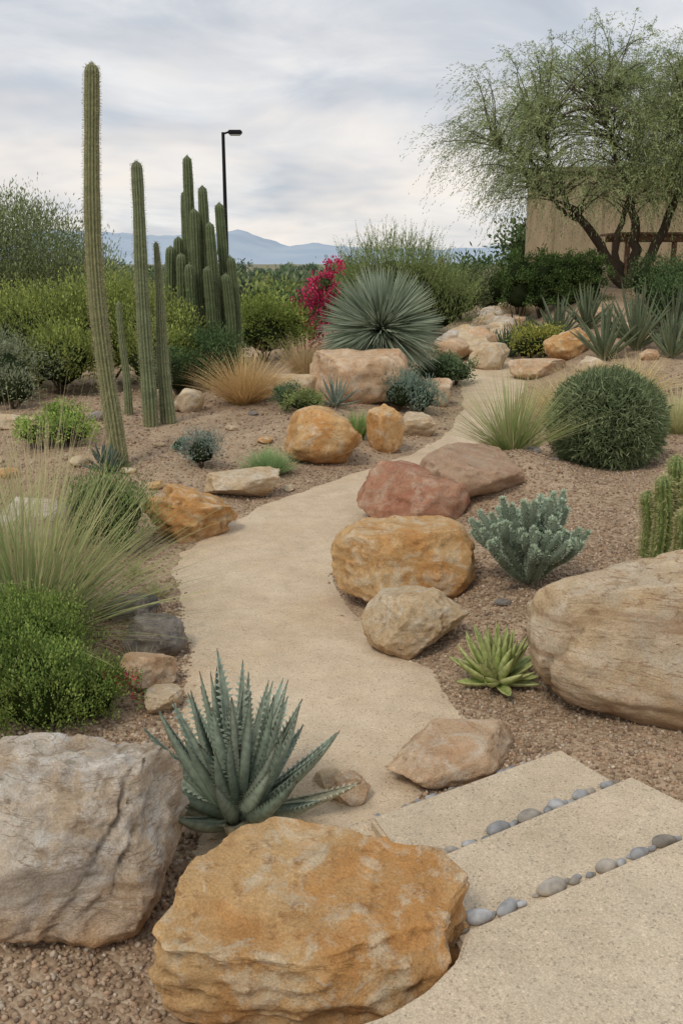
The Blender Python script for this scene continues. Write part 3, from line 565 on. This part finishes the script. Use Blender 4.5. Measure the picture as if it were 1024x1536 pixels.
shrub('clipped_hedge',[(x_,21.2,z_,.48,.5,.50) for x_ in (3.9,4.4,4.9,5.4) for z_ in (1.45,1.85)],22000,.055,[(.06,.105,.025),(.11,.16,.04),(.04,.075,.02)],sig=.10)
shrub('dark_green_shrub',[blob(5.9,17.3,.6,1.0),blob(6.7,17.6,.7,1.1)],8000,.05,DG)
shrub('dark_green_shrub',[blob(6.6,20.6,.6,.9),blob(7.5,20.8,.7,1.0),blob(8.5,20.8,.7,1.1)],9000,.05,DG)
shrub('olive_shrub',[blob(3.0,24,.7,1.0),blob(3.9,25,.7,1.1),blob(2.1,23.5,.8,1.0)],9000,.07,OL,spr=200)
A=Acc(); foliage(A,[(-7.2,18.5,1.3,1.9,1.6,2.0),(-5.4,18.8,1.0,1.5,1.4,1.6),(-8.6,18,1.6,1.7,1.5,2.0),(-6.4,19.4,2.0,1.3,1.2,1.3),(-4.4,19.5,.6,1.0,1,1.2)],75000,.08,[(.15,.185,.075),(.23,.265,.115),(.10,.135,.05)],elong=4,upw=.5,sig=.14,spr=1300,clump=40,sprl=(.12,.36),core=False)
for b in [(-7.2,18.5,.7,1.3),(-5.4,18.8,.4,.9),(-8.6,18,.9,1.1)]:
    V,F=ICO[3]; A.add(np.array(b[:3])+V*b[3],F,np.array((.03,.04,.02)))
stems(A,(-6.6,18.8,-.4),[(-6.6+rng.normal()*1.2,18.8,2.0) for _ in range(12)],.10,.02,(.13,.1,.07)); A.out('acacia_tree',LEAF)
A=Acc(); r2=np.random.default_rng(9)
for i in range(90):
    y=r2.uniform(24,75); x=r2.uniform(-.5,.42)*y*1.1+ (-1); 
    if x>2.0 and y<34: continue
    s=r2.uniform(.5,1.2)*(1+y*.008); g=hz(x,y); cl=[OL,YG,DG,OL][i%4]
    foliage(A,[(x,y,g+s*.5,s*1.2,s,s*.75)],700,.14+y*.002,cl,sig=.2,clump=20)
A.out('desert_scrub',LEAF)
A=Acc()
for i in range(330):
    y=75*(9**r2.random()); x=r2.uniform(-.55,.55)*y; s=r2.uniform(.9,1.9)*(1 if r2.random()<.92 else 1.6); f=min(1,y/900); cl=[lerp(c,(.18,.225,.24),f*.75) for c in [OL,DG,DG,YG][i%4]]  # leaf and core colours fade to blue-grey with distance, haze put into colour
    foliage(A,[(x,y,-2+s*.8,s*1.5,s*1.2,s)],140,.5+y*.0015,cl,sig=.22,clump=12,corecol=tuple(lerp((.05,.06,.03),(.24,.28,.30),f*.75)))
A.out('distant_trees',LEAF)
# ---------------------------------------------------------------- mesquite trees
def mesquite(name,limbs,cc,cr,nt,seed,low=-.45):
    global rng
    rng=np.random.default_rng(seed)
    A=Acc(); nodes=[]
    for pts,r0,r1 in limbs:
        pts=np.array(pts,float); s=np.linspace(0,len(pts)-1,22); P=np.stack([np.interp(s,np.arange(len(pts)),pts[:,k]) for k in range(3)],-1)
        for _ in range(3): P[1:-1]=(P[:-2]+P[1:-1]*2+P[2:])/4
        P[1:-1]+=rng.normal(size=P[1:-1].shape)*.03
        tube(A,P,np.linspace(r0,r1,22),(.10,.075,.055),9); nodes+=list(P[9:])
    nodes=np.array(nodes); tg=[]
    while len(tg)<nt:
        d=rdir(1)[0]; 
        if d[2]<low: continue
        p=np.array(cc)+d*np.array(cr)*(.35+.65*rng.random()**.6)*(1+.16*math.sin(d[0]*7+d[1]*5+d[2]*6+seed)); tg.append(p)
    B=Acc()
    for p in tg:
        dd=np.linalg.norm(nodes-p,axis=1)+ (nodes[:,2]>p[2])*.8; b=nodes[np.argsort(dd)[rng.integers(0,3)]]
        L=np.linalg.norm(p-b); s=np.linspace(0,1,7)[:,None]; P=b+(p-b)*s+np.array([0,0,1])*s*(1-s)*L*.5+rng.normal(size=3)*s*(1-s)*L*.25
        tube(A,P,np.linspace(.010+.006*L,.004,7),(.15,.12,.09),4)
        q=10; o=nrm(p-np.array(cc)); o[2]=max(o[2],-.1)
        D=nrm(o*.8+rng.normal(size=(q,3))*.6+np.array([0,0,.2])); Ls=rng.uniform(.5,1.3,q)
        b0=P[rng.integers(3,7,q)]; cs=colmix([(.19,.235,.095),(.26,.30,.135),(.14,.18,.07)],q)*rng.uniform(.85,1.2)
        for s_ in np.linspace(.03,1,26):
            pos=b0+D*(Ls*s_)[:,None]-np.array([0,0,1])*(.66*Ls*s_**2)[:,None]+rng.normal(size=(q,3))*.014
            tn=nrm(D-np.array([0,0,1.25])*s_+rdir(q)*.75)
            quads_leaf(B,pos,tn,rng.uniform(.05,.10,q),.016,cs*rng.uniform(.85,1.15,(q,1)))
    A.add(np.vstack(B.V),np.vstack(B.Q),np.vstack(B.C)); A.out(name,LEAF)
g=hz(6.8,23)
mesquite('mesquite_tree',[
 ([(6.75,23,g-.1),(6.3,22.9,g+.7),(5.6,22.8,g+1.5),(5.0,22.7,g+2.3),(4.5,22.6,g+3.4)],.15,.03),
 ([(6.85,23,g-.1),(7.0,23.1,g+.9),(6.9,23.2,g+1.9),(6.4,23.3,g+3.0),(6.0,23.3,g+4.2)],.15,.03),
 ([(6.9,23,g-.1),(7.4,22.8,g+1.0),(7.8,22.8,g+2.2),(8.1,22.7,g+3.5),(8.2,22.7,g+4.3)],.14,.03),
 ([(6.8,23,g-.1),(6.6,23.5,g+.9),(7.0,23.9,g+2.2),(7.2,24.2,g+3.6)],.10,.03),
 ([(5.6,22.8,g+1.5),(5.1,22.6,g+1.7),(4.4,22.4,g+2.3),(3.9,22.3,g+2.9)],.06,.02),
 ([(5.0,22.7,g+2.3),(4.2,22.5,g+2.9),(3.4,22.4,g+3.1)],.04,.015)],
 (5.75,23,4.8),(3.2,2.6,2.3),470,3,-.65)
mesquite('mesquite_tree',[
 ([(8.7,22.5,g-.1),(8.4,22.4,g+1.0),(7.9,22.3,g+2.2),(7.6,22.2,g+3.6)],.14,.03),
 ([(8.8,22.5,g-.1),(9.1,22.5,g+1.2),(9.4,22.5,g+2.6),(9.5,22.5,g+4.0)],.14,.03),
 ([(8.75,22.5,g-.1),(8.9,22.2,g+.9),(8.7,21.9,g+1.9),(8.9,21.6,g+3.2)],.11,.03)],
 (8.7,22.3,5.0),(2.5,2.4,2.3),300,5,-.6)
# ---------------------------------------------------------------- building
M_ST=plain('stucco',(.38,.295,.19),.9,0,3,.25,(1,1,.25)); M_WD=plain('old_wood',(.24,.13,.08),.85,0,10,.4,(1,1,6)); M_CAP=plain('coping',(.30,.235,.15),.9)
def box(name,c,sz,rot,mat,parent=None,bev=.015):
    bm=bmesh.new(); bmesh.ops.create_cube(bm,size=1)
    for v in bm.verts: v.co=Vector((v.co.x*sz[0],v.co.y*sz[1],v.co.z*sz[2]))
    if bev: bmesh.ops.bevel(bm,geom=list(bm.edges),offset=bev,segments=2,affect='EDGES')
    me=bpy.data.meshes.new(name); bm.to_mesh(me); me.materials.append(mat); o=bpy.data.objects.new(name,me); o.location=c; o.rotation_euler=(0,0,rot); col.objects.link(o)
    if parent: o.parent=parent
    return o
B=bpy.data.objects.new('stucco_building',None); B.location=(5.7,30,-.45); B.rotation_euler=(0,0,-.18); col.objects.link(B)
box('walls',(6,3,2.9),(12,6,4.6),0,M_ST,B)
box('parapet_cap',(6,3,5.28),(12.16,6.16,.14),0,M_CAP,B)
for i in range(8): box('wall_joint_%d'%(i+1),(.8+i*1.45,-.012,2.9),(.04,.02,4.5),0,M_CAP,B,0)
box('wall_base',(6,-.05,1.2),(12.05,.12,1.0),0,M_CAP,B)
box('door',(10.5,-.03,2.4),(1.1,.06,2.1),0,M_WD,B)
Rm=bpy.data.objects.new('wooden_ramada',None); Rm.location=(8.0,24.8,hz(8.0,24.8)); col.objects.link(Rm)
for i,(px,py_) in enumerate([(-.7,0),(.9,0),(-.7,1.2),(.9,1.2)]): box('post_%d'%(i+1),(px,py_,.45),(.12,.12,.95),0,M_WD,Rm)
box('roof_beam_front',(.1,0,.98),(2.1,.14,.14),0,M_WD,Rm); box('roof_beam_back',(.1,1.2,.98),(2.1,.14,.14),0,M_WD,Rm)
for i in range(6): box('roof_plank_%d'%(i+1),(.1,-.15+i*.3,1.09),(2.3,.26,.06),0,M_WD,Rm)
# ---------------------------------------------------------------- street lamp
M_BK=plain('black_metal',(.012,.012,.013),.45,.6,20,.1)
lx,ly=-3.55,30; lz=hz(lx,ly)
Lp=bpy.data.objects.new('street_lamp',None); Lp.location=(lx,ly,lz); col.objects.link(Lp)
A=Acc(); tube(A,[(0,0,-.1),(0,0,3),(0,0,5.9-lz)],[.075,.065,.05],(.012,.012,.013),12); o=A.out('pole',M_BK,True); o.parent=Lp
A=Acc(); tube(A,[(-.03,0,5.85-lz),(.15,0,5.9-lz),(.28,0,5.9-lz)],[.03,.03,.03],(.012,.012,.013),8); o=A.out('arm',M_BK,True); o.parent=Lp
box('lamp_head',(.36,0,5.9-lz),(.42,.26,.12),0,M_BK,Lp,.03); box('lamp_lens',(.36,0,5.825-lz),(.3,.18,.03),0,plain('lens',(.5,.5,.48),.3),Lp,.005)
box('base_plate',(0,0,.02),(.3,.3,.06),0,M_BK,Lp,.01)
# ---------------------------------------------------------------- mountains
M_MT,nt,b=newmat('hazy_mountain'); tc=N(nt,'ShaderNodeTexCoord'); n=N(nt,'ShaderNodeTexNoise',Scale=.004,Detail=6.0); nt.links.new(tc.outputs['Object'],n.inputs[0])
nt.links.new(ramp(nt,n.outputs[0],[(.35,(.37,.45,.54)),(.65,(.42,.49,.57))]),b.inputs['Base Color']); b.inputs['Roughness'].default_value=1; b.inputs['Specular IOR Level'].default_value=0  # distance haze painted into the mountains as a bluish base colour
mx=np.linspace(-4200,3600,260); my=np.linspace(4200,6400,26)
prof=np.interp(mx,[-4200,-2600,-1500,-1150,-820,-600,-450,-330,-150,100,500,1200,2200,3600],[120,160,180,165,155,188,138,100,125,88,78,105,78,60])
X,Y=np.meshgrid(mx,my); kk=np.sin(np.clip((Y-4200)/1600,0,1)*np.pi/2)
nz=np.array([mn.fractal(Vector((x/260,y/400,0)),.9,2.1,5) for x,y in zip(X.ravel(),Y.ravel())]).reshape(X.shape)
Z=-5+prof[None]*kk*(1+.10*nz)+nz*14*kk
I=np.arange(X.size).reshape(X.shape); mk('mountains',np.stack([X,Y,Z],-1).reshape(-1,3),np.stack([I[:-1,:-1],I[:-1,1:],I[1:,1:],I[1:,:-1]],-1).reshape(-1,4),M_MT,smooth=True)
# ---------------------------------------------------------------- world, sun, camera
w=bpy.data.worlds.new('World'); bpy.context.scene.world=w; w.use_nodes=True; nt=w.node_tree; bg=nt.nodes['Background']
el=math.radians(52)
sky=N(nt,'ShaderNodeTexSky'); sky.sky_type='NISHITA'; sky.sun_disc=False; sky.sun_elevation=el
tc=N(nt,'ShaderNodeTexCoord'); sx=N(nt,'ShaderNodeSeparateXYZ'); nt.links.new(tc.outputs['Generated'],sx.inputs[0])
def M(op,a,b=None):
    m=N(nt,'ShaderNodeMath',operation=op)
    for i,v in enumerate((a,b)):
        if v is None: continue
        if isinstance(v,(int,float)): m.inputs[i].default_value=v
        else: nt.links.new(v,m.inputs[i])
    return m.outputs[0]
zz=M('ADD',M('MAXIMUM',sx.outputs[2],0.0),.20)
cx=M('DIVIDE',sx.outputs[0],zz); cy=M('DIVIDE',sx.outputs[1],zz)
cb=N(nt,'ShaderNodeCombineXYZ'); nt.links.new(cx,cb.inputs[0]); nt.links.new(cy,cb.inputs[1])
n1=N(nt,'ShaderNodeTexNoise',Scale=1.5,Detail=6.0,Roughness=.55,Distortion=.5); nt.links.new(cb.outputs[0],n1.inputs[0])
cl=ramp(nt,n1.outputs[0],[(.36,(4.7,5.2,5.95)),(.47,(5.8,6.2,6.8)),(.56,(7.2,7.4,7.7)),(.66,(9.0,8.9,8.8))])
hb=ramp(nt,sx.outputs[2],[(0,g3(.7)),(.10,g3(.9)),(.26,g3(0))])
n2=N(nt,'ShaderNodeTexNoise',Scale=.8,Detail=4.0,Roughness=.6); nt.links.new(cb.outputs[0],n2.inputs[0])
hm=M('MULTIPLY',hb,ramp(nt,n2.outputs[0],[(.38,g3(.1)),(.58,g3(1))]))
cl=mix(nt,hm,cl,(9.8,8.9,8.1))
c=mix(nt,.10,cl,sky.outputs[0]); nt.links.new(c,bg.inputs[0]); bg.inputs[1].default_value=.105
sd=bpy.data.lights.new('sun','SUN'); sd.energy=1.5; sd.angle=math.radians(16); sd.color=(1,.92,.80); so=bpy.data.objects.new('sun',sd); col.objects.link(so)
d=Vector((-.55*math.cos(el),-.83*math.cos(el),math.sin(el))); so.rotation_euler=d.to_track_quat('Z','Y').to_euler()
sky.sun_rotation=math.atan2(-.55,-.83)
cd=bpy.data.cameras.new('camera'); co=bpy.data.objects.new('camera',cd); col.objects.link(co)
cd.sensor_fit='VERTICAL'; cd.sensor_height=36; cd.lens=1400/1536*36; cd.clip_end=20000; cd.clip_start=.05
co.location=(0,0,2.1); co.rotation_euler=(math.pi/2-math.atan(373/1400),0,0)
sc=bpy.context.scene; sc.camera=co; sc.view_settings.view_transform='Standard'; sc.view_settings.look='None'; sc.view_settings.exposure=0
